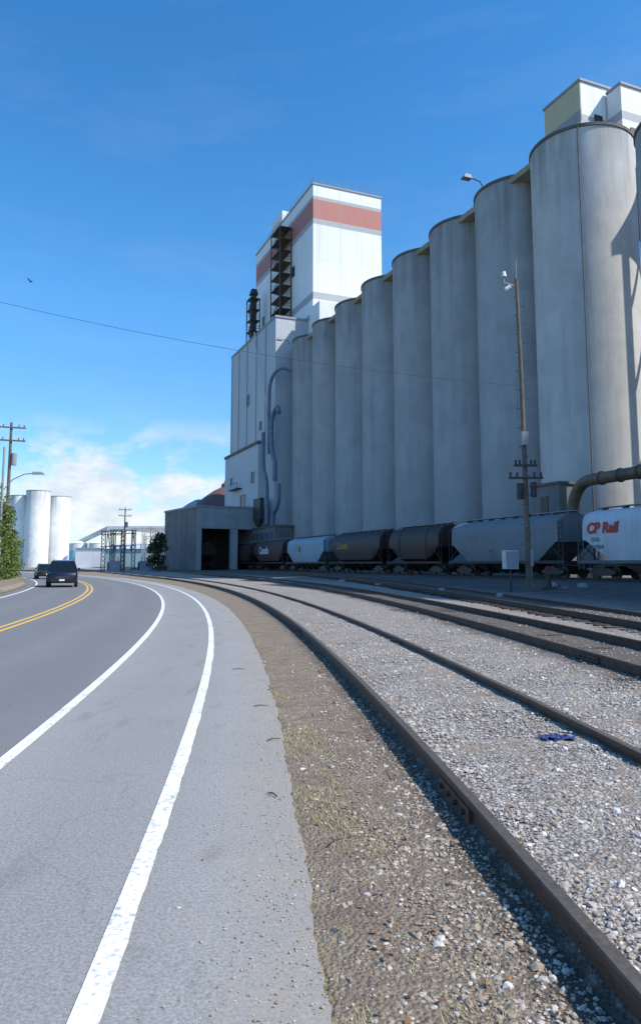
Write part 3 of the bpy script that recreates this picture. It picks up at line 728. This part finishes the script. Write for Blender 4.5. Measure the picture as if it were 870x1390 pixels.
t,hl=railcar(-4.4,17.2,(.58,.60,.62),'white hopper railcar with red railway lettering',lowcol=(.12,.12,.125))
textmesh('CP Rail',.92,-1.55,hl-.95,2.95,REDP,t,shear=.22,bold=.04)
textmesh('SOO',.36,-1.55,hl-1.35,2.4,FADE,t,bold=.005); textmesh('119364',.36,-1.55,hl-1.35,1.95,FADE,t,bold=.005)
t,hl=railcar(12.5,15.4,(.19,.205,.225),'grey smooth-sided grain hopper railcar',lowcol=(.035,.034,.034))
textmesh('203500',.25,-1.55,1.5,1.9,FADE,t)
t,hl=railcar(26.3,11.4,(.05,.028,.022),'short dark brown hopper railcar',round_=True)
t,hl=railcar(40.0,15.2,(.04,.025,.02),'dark brown grain hopper railcar',round_=True)
textmesh('Canada',1.0,-1.58,4.5,2.7,YLP,t)
t,hl=railcar(55.9,15.6,(.30,.38,.45),'pale blue-grey hopper railcar with small logo',lowcol=(.04,.043,.047))
mb=MB(); mb.cyl((-1.53,2,2.9),(-1.56,2,2.9),.7,seg=20); mb.obj('logo_disc',YLP,t); mb=MB(); mb.cyl((-1.565,1.8,2.9),(-1.58,1.8,2.9),.42,seg=20); mb.obj('logo_centre',BLP,t)
t,hl=railcar(72.3,16.2,(.075,.028,.023),'rust-brown hopper railcar with white country lettering',round_=True)
textmesh('Canada',1.6,-1.58,4.2,2.5,WHP,t,bold=.03)
railcar(89,15.6,(.04,.02,.017),'dark red-brown hopper railcar entering the shed door',round_=True)
sx,sy=-20.8+3.5*math.cos(SRZ)-9*math.sin(SRZ),123+3.5*math.sin(SRZ)+9*math.cos(SRZ)
railcar(0,12.5,(.05,.03,.025),'brown hopper railcar standing inside the shed',loc=(sx,sy,.5),rz=SRZ,round_=True)

# ------------------------------------------------------------------ yard mast etc
PW=pmat('weathered_pole_wood',(.16,.125,.10),.9,.3,1.2,streak=.5,stain=(.05,.04,.03),bmp=.4)
INS=pmat('insulator_glass',(.25,.3,.3),.3,.1,1)
hx,hy=9.0,32.0; hz=H(hx,hy)
t=thing('yard_mast','tall slender wooden yard pole with weather instruments','pole',(hx,hy,hz-.05))
mb=MB(); mb.tube([(0.03,0,0),(0.02,0,5),(-.02,0,10),(-.10,0,14.1)],[.13,.115,.09,.07],12); mb.obj('pole_shaft',PW,t,smooth=True)
for q in (-1,1):
    mb=MB()
    for i in range(15):
        z_=1.2+(i*2+(q>0))*.43; mb.cyl((q*.06,0,z_),(q*.25,0,z_),.014,seg=5)
    mb.obj('climbing_pegs',STEEL,t)
for (z_,hw) in ((4.9,.75),(5.45,.5)):
    mb=MB(); mb.box(-hw,hw,-.2,-.12,z_,z_+.1)
    for x in (-hw+.08,-hw*.5,hw*.5,hw-.08): mb.cyl((x,-.16,z_+.1),(x,-.16,z_+.3),.05,seg=8)
    mb.obj('crossarm',STEEL,t)
mb=MB(); mb.cyl((-.3,-.26,4.0),(-.3,-.26,4.7),.15,seg=12); mb.obj('equipment_can',STEEL,t,smooth=True)
mb=MB(); mb.cyl((.3,-.24,4.1),(.3,-.24,4.75),.13,seg=12); mb.obj('equipment_can',STEEL,t,smooth=True)
mb=MB(); mb.box(-.14,.14,-.33,-.125,6.4,7.0); mb.obj('junction_box',GRY,t)
mb=MB(); mb.tube([(-.1,0,13.7),(-.4,0,13.85),(-.65,0,13.9)],.035,6); mb.tube([(-.1,0,14.0),(-.08,0,15.0)],.02,6); mb.tube([(-.65,0,13.85),(-.65,0,14.2)],.025,6); mb.obj('top_bracket',GRY,t)
mb=MB(); mb.cyl((-.65,0,14.2),(-.65,0,14.45),.12,.07,seg=10); mb.obj('instrument',WHP,t,smooth=True)
mb=MB(); mb.cyl((-.62,-.1,13.55),(-.40,-.1,13.7),.1,seg=8); mb.obj('instrument',WHP,t,smooth=True)
mb=MB(); mb.tube([(.16,.05,0),(.18,.03,3.2)],.035,6); mb.box(.1,.24,-.08,.05,1.1,1.8); mb.obj('conduit_or_shade_line',GRY,t)
t=thing('control_cabinet','pale metal control cabinet on a post','cabinet',(8.15,31.6,H(8.15,31.6)-.02),.2)
mb=MB(); mb.box(-.3,.3,-.18,.18,1.0,1.8); mb.obj('cabinet_box',pmat('cabinet_paint',(.50,.53,.56),.5,.1,2,streak=.3),t,bevel=.015)
mb=MB(); mb.box(-.26,.26,-.195,-.182,1.05,1.75); mb.obj('door',GRY,t); mb=MB(); mb.cyl((0,0,0),(0,0,1.0),.05,seg=8); mb.obj('post',STEEL,t)
t=thing('switch_stand','low dark track switch stand beside rails','switch stand',(9.95,32.2,H(9.95,32.2)-.02),.2)
mb=MB(); mb.box(-.35,.35,-.12,.12,0,.12); mb.box(-.1,.1,-.1,.1,.12,.5); mb.obj('base',STEEL,t)
mb=MB(); mb.tube([(0,0,.5),(0,0,1.0)],.03,8); mb.tube([(0,0,.45),(.35,-.05,.35),(.5,-.05,.15)],.025,6); mb.obj('lever',STEEL,t); mb=MB(); mb.cyl((0,-.02,.9),(0,.02,.9),.14,seg=16); mb.obj('target_disc',pmat('faded_red',(.14,.03,.03),.6,.1,2),t)
for (x,y,s,cc) in ((7.2,29.5,.18,(.35,.35,.34)),(12.4,35,.25,(.25,.26,.27)),(5.9,36,.16,(.4,.38,.35)),(10.9,33,.15,(.25,.2,.16)),(3.4,44,.2,(.35,.35,.34)),(14.2,31,.25,(.2,.17,.14)),(11.6,37,.3,(.3,.3,.3)),(16,33,.2,(.4,.4,.4)),(1.5,52,.25,(.3,.3,.3))):
    mb=MB(); mb.frus(-s,s,-s*.6,s*.6,0,-s*.9,s*.8,-s*.5,s*.55,s*.7); mb.box(-s*.7,s*.6,-s*.4,s*.4,s*.7,s*.82)
    mb.obj('debris_block',pmat('debris_'+str(len(bpy.data.materials)),cc,.9,.3,4,bmp=.4),loc=(x,y,H(x,y)-.02),rz=random.uniform(0,3),bevel=.02,label='small pale broken block lying beside the tracks',cat='debris',group='loose blocks in the yard')

def upole(loc,h,rz,label,arms=2):
    t=thing('utility_pole',label,'utility pole',loc,rz,'wooden utility poles')
    mb=MB(); mb.tube([(0,0,-.3),(0,0,h*.5),(0,0,h)],[.17,.14,.10],12); mb.obj('pole_shaft',PW,t,smooth=True)
    for k in range(arms):
        mb=MB(); z_=h-.5-k*1.1; mb.box(-1.15,1.15,-.2,-.1,z_,z_+.12)
        for x in (-1.0,-.6,.6,1.0): mb.cyl((x,-.15,z_+.12),(x,-.15,z_+.32),.045,seg=8)
        mb.obj('crossarm',PW,t)
    mb=MB(); mb.cyl((.32,-.1,h-3.6),(.32,-.1,h-2.6),.22,seg=14); mb.obj('transformer',GRY,t,smooth=True)
    return t
upole((-25.75,60,0),13.2,.35,'brown wooden utility pole with crossarms by road')
upole((-30,28,0),16.6,1.2,'tall wooden pole anchoring the overhead wire',1)
upole((-35.3,132,0),11.6,.3,'dark utility pole among yard equipment')
upole((-44,190,0),11,.3,'distant utility pole by the substation')
xs=np.linspace(-30,9,40); A_=np.array([[x*x,x,1] for x in (-12.8,-3.2,9)]); cf=np.linalg.solve(A_,np.array([12.3,10.6,9.4]))
mb=MB(); mb.tube([(x,32-(9-x)*4/39,cf[0]*x*x+cf[1]*x+cf[2]) for x in xs],.009,5); mb.obj('overhead_wire',STEEL,label='thin black overhead wire sagging across the sky',cat='wire')
t=thing('street_lamp','grey metal street lamp with curved arm by road','street lamp',(-19.9,45.5,0),.1)
GALV=pmat('galvanised_steel',(.38,.40,.41),.45,.1,2,metal=.4)
mb=MB(); mb.tube([(0,0,0),(0,0,4),(0,0,8.8)],[.11,.09,.06],12); mb.obj('pole_shaft',GALV,t,smooth=True)
mb=MB(); mb.tube([(0,0,6.0),(.6,0,6.75),(1.3,0,7.1),(1.9,0,7.15)],.035,8); mb.obj('arm',GALV,t,smooth=True)
mb=MB(); mb.frus(1.75,2.55,-.12,.12,7.08,1.8,2.4,-.08,.08,7.26); mb.obj('lamp_head',GALV,t,bevel=.03)
BAR=pmat('barrier_concrete',(.26,.22,.18),.9,.3,2,streak=.3,fine=.4,bmp=.5)
y=34.5; first=None
while y<53:
    x,yy=offp(rA,y,-7.75); n=nrm(rA,y); a=math.atan2(n[1],n[0])
    if first is None:
        mb=MB(); pr=[(-.3,0),(.3,0),(.3,.12),(.14,.3),(.1,.62),(-.1,.62),(-.14,.3),(-.3,.12)]
        mb.loft([[(px,-1.42,pz) for px,pz in pr],[(px,1.42,pz) for px,pz in pr]])
        first=mb.obj('concrete_barrier',BAR,loc=(x,yy,.004),rz=a,bevel=.02,label='weathered concrete barrier block along road edge',cat='barrier',group='concrete barriers along road')
    else:
        o=first.copy(); COL.objects.link(o); o.location=(x,yy,.004); o.rotation_euler=(0,0,a+random.uniform(-.03,.03))
    y+=2.85
# ------------------------------------------------------------------ foliage
BARK=pmat('bark',(.10,.075,.055),.9,.3,4,bmp=.5)
LG=islandmat('green_leaves',[(.04,.08,.012),(.09,.16,.02),(.15,.21,.035),(.06,.11,.015),(.18,.19,.05)],.7)
LD=islandmat('dark_leaves',[(.012,.025,.008),(.025,.045,.014),(.04,.065,.02),(.018,.03,.01)],.7)
def foliage(clumps,n,size):
    cc=np.array([c[:3] for c in clumps]); rr=np.array([c[3] for c in clumps]); pr=rr**2/np.sum(rr**2)
    idx=rng.choice(len(clumps),n,p=pr); d=rng.normal(size=(n,3)); d/=np.linalg.norm(d,axis=1)[:,None]
    p=cc[idx]+d*(rr[idx]*rng.uniform(.55,1.08,n))[:,None]*np.array([1,1,.85])
    u=rng.normal(size=(n,3)); u/=np.linalg.norm(u,axis=1)[:,None]; v=np.cross(u,rng.normal(size=(n,3))); v/=np.linalg.norm(v,axis=1)[:,None]
    s=(size*rng.uniform(.6,1.4,n))[:,None]
    V=np.stack([p-u*s,p+v*s*.5,p+u*s,p-v*s*.5],1).reshape(-1,3); F=np.arange(4*n).reshape(n,4); return V,F
def tree(name,loc,h,wid,label,cat,mat,nleaf=2600,ls=.16,lo=.15,ncl=22):
    t=thing(name,label,cat,loc)
    mb=MB(); mb.tube([(0,0,-.2),(.05,0,h*.3),(-.05,.05,h*.75)],[h*.028,h*.02,h*.006],8)
    cl=[]
    for i in range(ncl):
        f=random.uniform(lo,1); r=wid*.5*math.sqrt(max(.05,1-((f-.45)/.62)**2))*random.uniform(.3,1); a=random.uniform(0,6.28)
        q=(r*math.cos(a)*.75,r*math.sin(a)*.75,h*f*.93); cl.append((*q,wid*random.uniform(.12,.21)))
        if i%2==0: mb.tube([(0,0,h*f*.55),(q[0]*.5,q[1]*.5,h*f*.75),q],[h*.01,h*.007,h*.003],5)
    mb.obj('trunk',BARK,t,smooth=True)
    V,F=foliage(cl,nleaf,ls); link(npmesh('crown',V,F,mat),'crown',t); return t
tree('tree',(-27.5,125,.2),6.6,4.8,'dark bushy tree standing beside the shed','tree',LD,3500,.18,.08,30)
for (x,y,h,wd) in ((-20.4,45.6,6.9,3.4),(-21.9,49,6.3,3.8),(-23.0,52.5,5.4,3.6),(-24.4,56,4.8,3.6),(-26.4,61,4.2,3.8),(-29.2,67,3.4,4),(-31.5,72,2.8,4),(-34.5,79,2.6,5),(-19.9,42.0,6.2,2.8)):
    tree('shrub',(x,y,-.05),h,wd,'dense green roadside shrub behind barrier','shrub',LG,5200,.09,.03,40)
cl=[]
for i in range(150):
    x=-330+i*2.4+random.uniform(-1,1); cl.append((x,420+random.uniform(-20,20),random.uniform(1,4.5),random.uniform(2.5,4.5)))
V,F=foliage(cl,16000,.8); link(npmesh('distant_woodland',V,F,LD),'distant_woodland',kind='stuff')

# ------------------------------------------------------------------ distance
FW=silo_mat('far_silo_paint',(.90,.90,.88),28,.4)
f0=make_silo((-123.0,300,0),4.5,29.0,'distant white concrete silo in a cluster',FW,'distant cluster of white silos',GRY)
for (x,y) in ((-108.6,304),(-126,309),(-115,312)): dup(f0,(x,y,0))
f1=make_silo((-114.6,296,0),4.7,30.6,'distant larger white silo at cluster front',FW,'distant cluster of white silos',GRY)
t=thing('distant_headhouse','small white building joining the distant silos','building',(-120,306,0))
mb=MB(); mb.box(-5,8,0,5,0,28.2); mb.obj('wall',PNL,t); mb=MB(); mb.box(-5.2,8.2,-.2,5.2,28.2,28.7); mb.obj('roof',GRY,t)
TEAL=pmat('teal_tank_paint',(.26,.56,.60),.5,.1,.4); 
for x in (-93,-85.5):
    t=thing('storage_tank','pale teal distant storage tank with white top','tank',(x,282,0),0,'teal storage tanks')
    mb=MB(); mb.cyl((0,0,0),(0,0,6.5),3.4,seg=32); mb.obj('wall',TEAL,t,smooth=True); mb=MB(); mb.cyl((0,0,6.501),(0,0,9.2),3.4,seg=32); mb.cyl((0,0,9.2),(0,0,10.2),3.5,.5,seg=32); mb.obj('roof',PNL,t,smooth=True)
t=thing('conveyor_gallery','distant grey sloping conveyor gallery on trestles','conveyor',(0,0,0))
q=[(-99,300,10),(-76,262,14),(-50,262,14)]
for a,b_ in zip(q[:-1],q[1:]):
    mb=MB(); mb.loft([[(a[0],a[1]-1.2,a[2]-.8),(a[0],a[1]+1.2,a[2]-.8),(a[0],a[1]+1.2,a[2]+.8),(a[0],a[1]-1.2,a[2]+.8)],[(b_[0],b_[1]-1.2,b_[2]-.8),(b_[0],b_[1]+1.2,b_[2]-.8),(b_[0],b_[1]+1.2,b_[2]+.8),(b_[0],b_[1]-1.2,b_[2]+.8)]])
    mb.obj('gallery_box',PALE,t)
for x in (-76,-67,-58,-50):
    mb=MB(); mb.cyl((x-1,262,0),(x,262,13.2),.2,seg=5); mb.cyl((x+1.6,262,0),(x,262,13.2),.2,seg=5); mb.obj('trestle',GRY,t)
t=thing('warehouse','distant long pale blue-green warehouse','warehouse',(0,0,0))
mb=MB(); mb.box(-66,-46,225,245,0,6.0); mb.obj('wall',pmat('blue_green_cladding',(.30,.44,.48),.6,.1,.3,streak=.2),t)
mb=MB(); mb.add([(-66.5,224.5,6),(-45.5,224.5,6),(-45.5,245.5,6),(-66.5,245.5,6),(-66.5,235,7.8),(-45.5,235,7.8)],[(0,1,5,4),(1,2,5),(2,3,4,5),(3,0,4),(0,3,2,1)]); mb.obj('roof',PALE,t)
t=thing('warehouse','low distant white building near the road','warehouse',(0,0,0))
mb=MB(); mb.box(-84,-70,252,262,0,6.5); mb.obj('wall',PNL,t); mb=MB(); mb.box(-84.3,-69.7,251.7,262.3,6.5,6.9); mb.obj('roof',GRY,t)
def gantry(loc,w_,h,n,mat,label):
    t=thing('substation_gantry',label,'steel gantry',loc,.3,'substation steelwork')
    for i in range(n+1):
        x=w_*i/n; mb=MB()
        for dx in (-.35,.35): mb.box(x+dx-.07,x+dx+.07,-.07,.07,0,h)
        k=0.0
        while k<h-.8: mb.cyl((x-.35,0,k),(x+.35,0,k+.8),.045,seg=4); mb.cyl((x+.35,0,k),(x-.35,0,k+.8),.045,seg=4); k+=.8
        mb.obj('column',mat,t)
    mb=MB()
    for z_ in (h,h-.7,h*.62): mb.box(-.5,w_+.5,-.07,.07,z_-.07,z_+.07)
    k=0.0
    while k<w_: mb.cyl((k,0,h-.7),(k+.6,0,h),.045,seg=4); k+=.6
    mb.obj('beam',mat,t)
    for i in range(n*2):
        x=w_*(i+.5)/(n*2); mb=MB(); mb.cyl((x,0,h*.62-1.1),(x,0,h*.62),.13,seg=8); mb.obj('insulator',INS,t)
gantry((-40.8,138,0),3.6,7.6,2,STEEL,'dark steel substation gantry in the yard')
gantry((-41.5,146,0),4.2,8.2,2,STEEL,'dark steel substation gantry in the yard')
gantry((-45.5,178,0),7.5,10,3,GALV,'pale galvanised substation gantry')
gantry((-44.5,186,0),7.5,8.4,3,GALV,'pale galvanised substation gantry')
for (x,y) in ((-37.5,134),(-33.2,139),(-31,146)):
    t=thing('transformer_unit','squat green-grey electrical transformer in the yard','transformer',(x,y,0),.3,'yard transformers')
    mb=MB(); mb.box(-1,1,-.7,.7,0,2); mb.obj('tank_box',GRY,t,bevel=.05)
    mb=MB(); [mb.box(-1.25,-1.02,-.6+k*.2,-.52+k*.2,.3,1.8) for k in range(6)]; mb.obj('radiator',STEEL,t)
    for q in (-.6,0,.6): mb=MB(); mb.cyl((q,0,2),(q,0,2.8),.1,.06,seg=8); mb.obj('bushing',INS,t)
mb=MB(); a=Vector((-22.6,171,19.9)); b_=Vector((-20.9,171,25)); mb.cyl(a,b_,.28,.2,seg=4); mb.box(-21.3,-20.5,170.6,171.4,24.9,25.5)
mb.obj('conveyor_spout',YLP,label='yellow sloping spout above the tank roof',cat='spout')

# ------------------------------------------------------------------ road vehicles
def car(loc,rz,col,label,suv=True):
    t=thing('car',label,'car',loc,rz,'cars driving on the road')
    m,nt,b=newmat('vehicle_paint'); b.inputs['Base Color'].default_value=c4(col); b.inputs['Roughness'].default_value=.3; b.inputs['Metallic'].default_value=.2
    b.inputs['Coat Weight'].default_value=.3
    gl=bpy.data.materials.get('car_glass')
    if not gl: gl,nt,b=newmat('car_glass'); b.inputs['Base Color'].default_value=(.01,.013,.016,1); b.inputs['Roughness'].default_value=.12; b.inputs['Specular IOR Level'].default_value=.4
    k=1.0 if suv else .86
    def sec(y,hw,z0,z1,top): return [(-hw*.9,y,z0),(-hw,y,z0+.15),(-hw,y,z1-.15),(-hw*top,y,z1),(hw*top,y,z1),(hw,y,z1-.15),(hw,y,z0+.15),(hw*.9,y,z0)]
    mb=MB(); mb.loft([sec(-2.3,.72,.35,.70,.9),sec(-2.18,.86,.28,.88*k,.92),sec(-1.6,.92,.25,.98*k,.92),sec(-1.15,.93,.25,1.03*k,.93),sec(0,.93,.25,1.06*k,.95),sec(1.6,.93,.25,1.06*k,.95),sec(2.15,.9,.28,1.04*k,.93),sec(2.3,.84,.4,.95*k,.9)]); mb.obj('body',m,t,smooth=True)
    r=1.70*k
    mb=MB(); mb.loft([[(-.84,-1.22,1.0*k),(-.66,-.42,r-.06),(.66,-.42,r-.06),(.84,-1.22,1.0*k)],[(-.85,-1.0,1.0*k),(-.66,-.34,r-.06),(.66,-.34,r-.06),(.85,-1.0,1.0*k)]]); mb.obj('windscreen',gl,t)
    mb=MB(); mb.loft([[(-.87,-.98,1.02*k),(-.66,-.33,r-.07),(.66,-.33,r-.07),(.87,-.98,1.02*k)],[(-.88,.0,1.04*k),(-.68,.0,r-.05),(.68,.0,r-.05),(.88,.0,1.04*k)],[(-.88,1.7,1.04*k),(-.66,1.6,r-.05),(.66,1.6,r-.05),(.88,1.7,1.04*k)],[(-.86,2.15,1.02*k),(-.62,1.85,r-.12),(.62,1.85,r-.12),(.86,2.15,1.02*k)]]); mb.obj('cabin_window',gl,t)
    mb=MB(); mb.loft([[(-.66,-.46,r-.09),(-.62,-.46,r-.04),(.62,-.46,r-.04),(.66,-.46,r-.09)],[(-.70,.1,r-.05),(-.64,.1,r+.03),(.64,.1,r+.03),(.70,.1,r-.05)],[(-.70,1.5,r-.06),(-.64,1.5,r+.02),(.64,1.5,r+.02),(.70,1.5,r-.06)],[(-.64,1.9,r-.15),(-.6,1.9,r-.09),(.6,1.9,r-.09),(.64,1.9,r-.15)]])
    for q in (-1,1):
        mb.cyl((q*.875,-1.18,1.0*k),(q*.675,-.42,r-.05),.04,seg=6); mb.cyl((q*.9,.5,1.04*k),(q*.69,.45,r-.04),.04,seg=6); mb.cyl((q*.58,-.1,r+.09),(q*.58,1.6,r+.08),.02,seg=6)
    mb.obj('roof',m,t,smooth=True)
    for q in (-1,1):
        mb=MB(); mb.loft([[(q*.56,-2.27,.62*k+.02),(q*.82,-2.2,.66*k),(q*.84,-2.17,.78*k),(q*.58,-2.24,.76*k)],[(q*.56,-2.1,.62*k+.02),(q*.82,-2.1,.66*k),(q*.84,-2.1,.78*k),(q*.58,-2.1,.76*k)]]); mb.obj('headlight',WHP,t)
        mb=MB(); mb.frus(q*.93 if q>0 else -1.12,1.12 if q>0 else -.93,-1.0,-.85,1.04*k,q*.95 if q>0 else -1.08,1.08 if q>0 else -.95,-.98,-.87,1.22*k); mb.obj('mirror',m,t)
        for y in (-1.42,1.42):
            mb=MB(); mb.cyl((q*.74,y,.35),(q*.95,y,.35),.35,seg=24); wl=mb.obj('wheel',bpy.data.materials.get('tyre_rubber') or pmat('tyre_rubber',(.02,.02,.02),.8,.1,5),t,smooth=True)
            mb=MB(); mb.cyl((q*.951,y,.35),(q*.965,y,.35),.2,seg=16); mb.obj('rim',GALV,wl)
    mb=MB(); mb.box(-.42,.42,-2.335,-2.2,.54,.68); mb.obj('grille',STEEL,t,bevel=.01)
    mb=MB(); mb.box(-.16,.16,-2.36,-2.31,.40,.51); mb.obj('licence_plate',WHP,t)
    return t
x,y=offp(rA,50.4,-5.10); car((x,y,.01),math.atan2(nrm(rA,y)[1],nrm(rA,y)[0]),(.008,.012,.025),'dark blue sport utility car driving towards viewer')
x,y=offp(rA,76,-5.3); car((x,y,.01),math.atan2(nrm(rA,y)[1],nrm(rA,y)[0]),(.015,.018,.018),'dark sedan following behind on the road',False)

# ------------------------------------------------------------------ bird
mb=MB(); mb.tube([(0,-.22,0),(0,-.17,.01),(0,-.1,.02),(0,.05,.0),(0,.2,-.01),(0,.34,-.01)],[.008,.045,.05,.08,.05,.02],8)
for q in (-1,1):
    mb.add([(q*.03,-.05,.02),(q*.25,-.09,.14),(q*.5,.03,.31),(q*.47,.12,.3),(q*.25,.12,.12),(q*.03,.12,.0),(q*.25,.0,.15)],[(0,1,6),(1,2,6),(2,3,6),(3,4,6),(4,5,6),(5,0,6)])
mb.add([(0,.25,0),(-.09,.45,0),(.09,.45,0),(0,.25,-.01)],[(0,1,2),(3,2,1)])
mb.obj('bird',BLKP,loc=(-32.9,80,33.4),rz=.9,label='small black bird gliding in the clear sky',cat='bird')
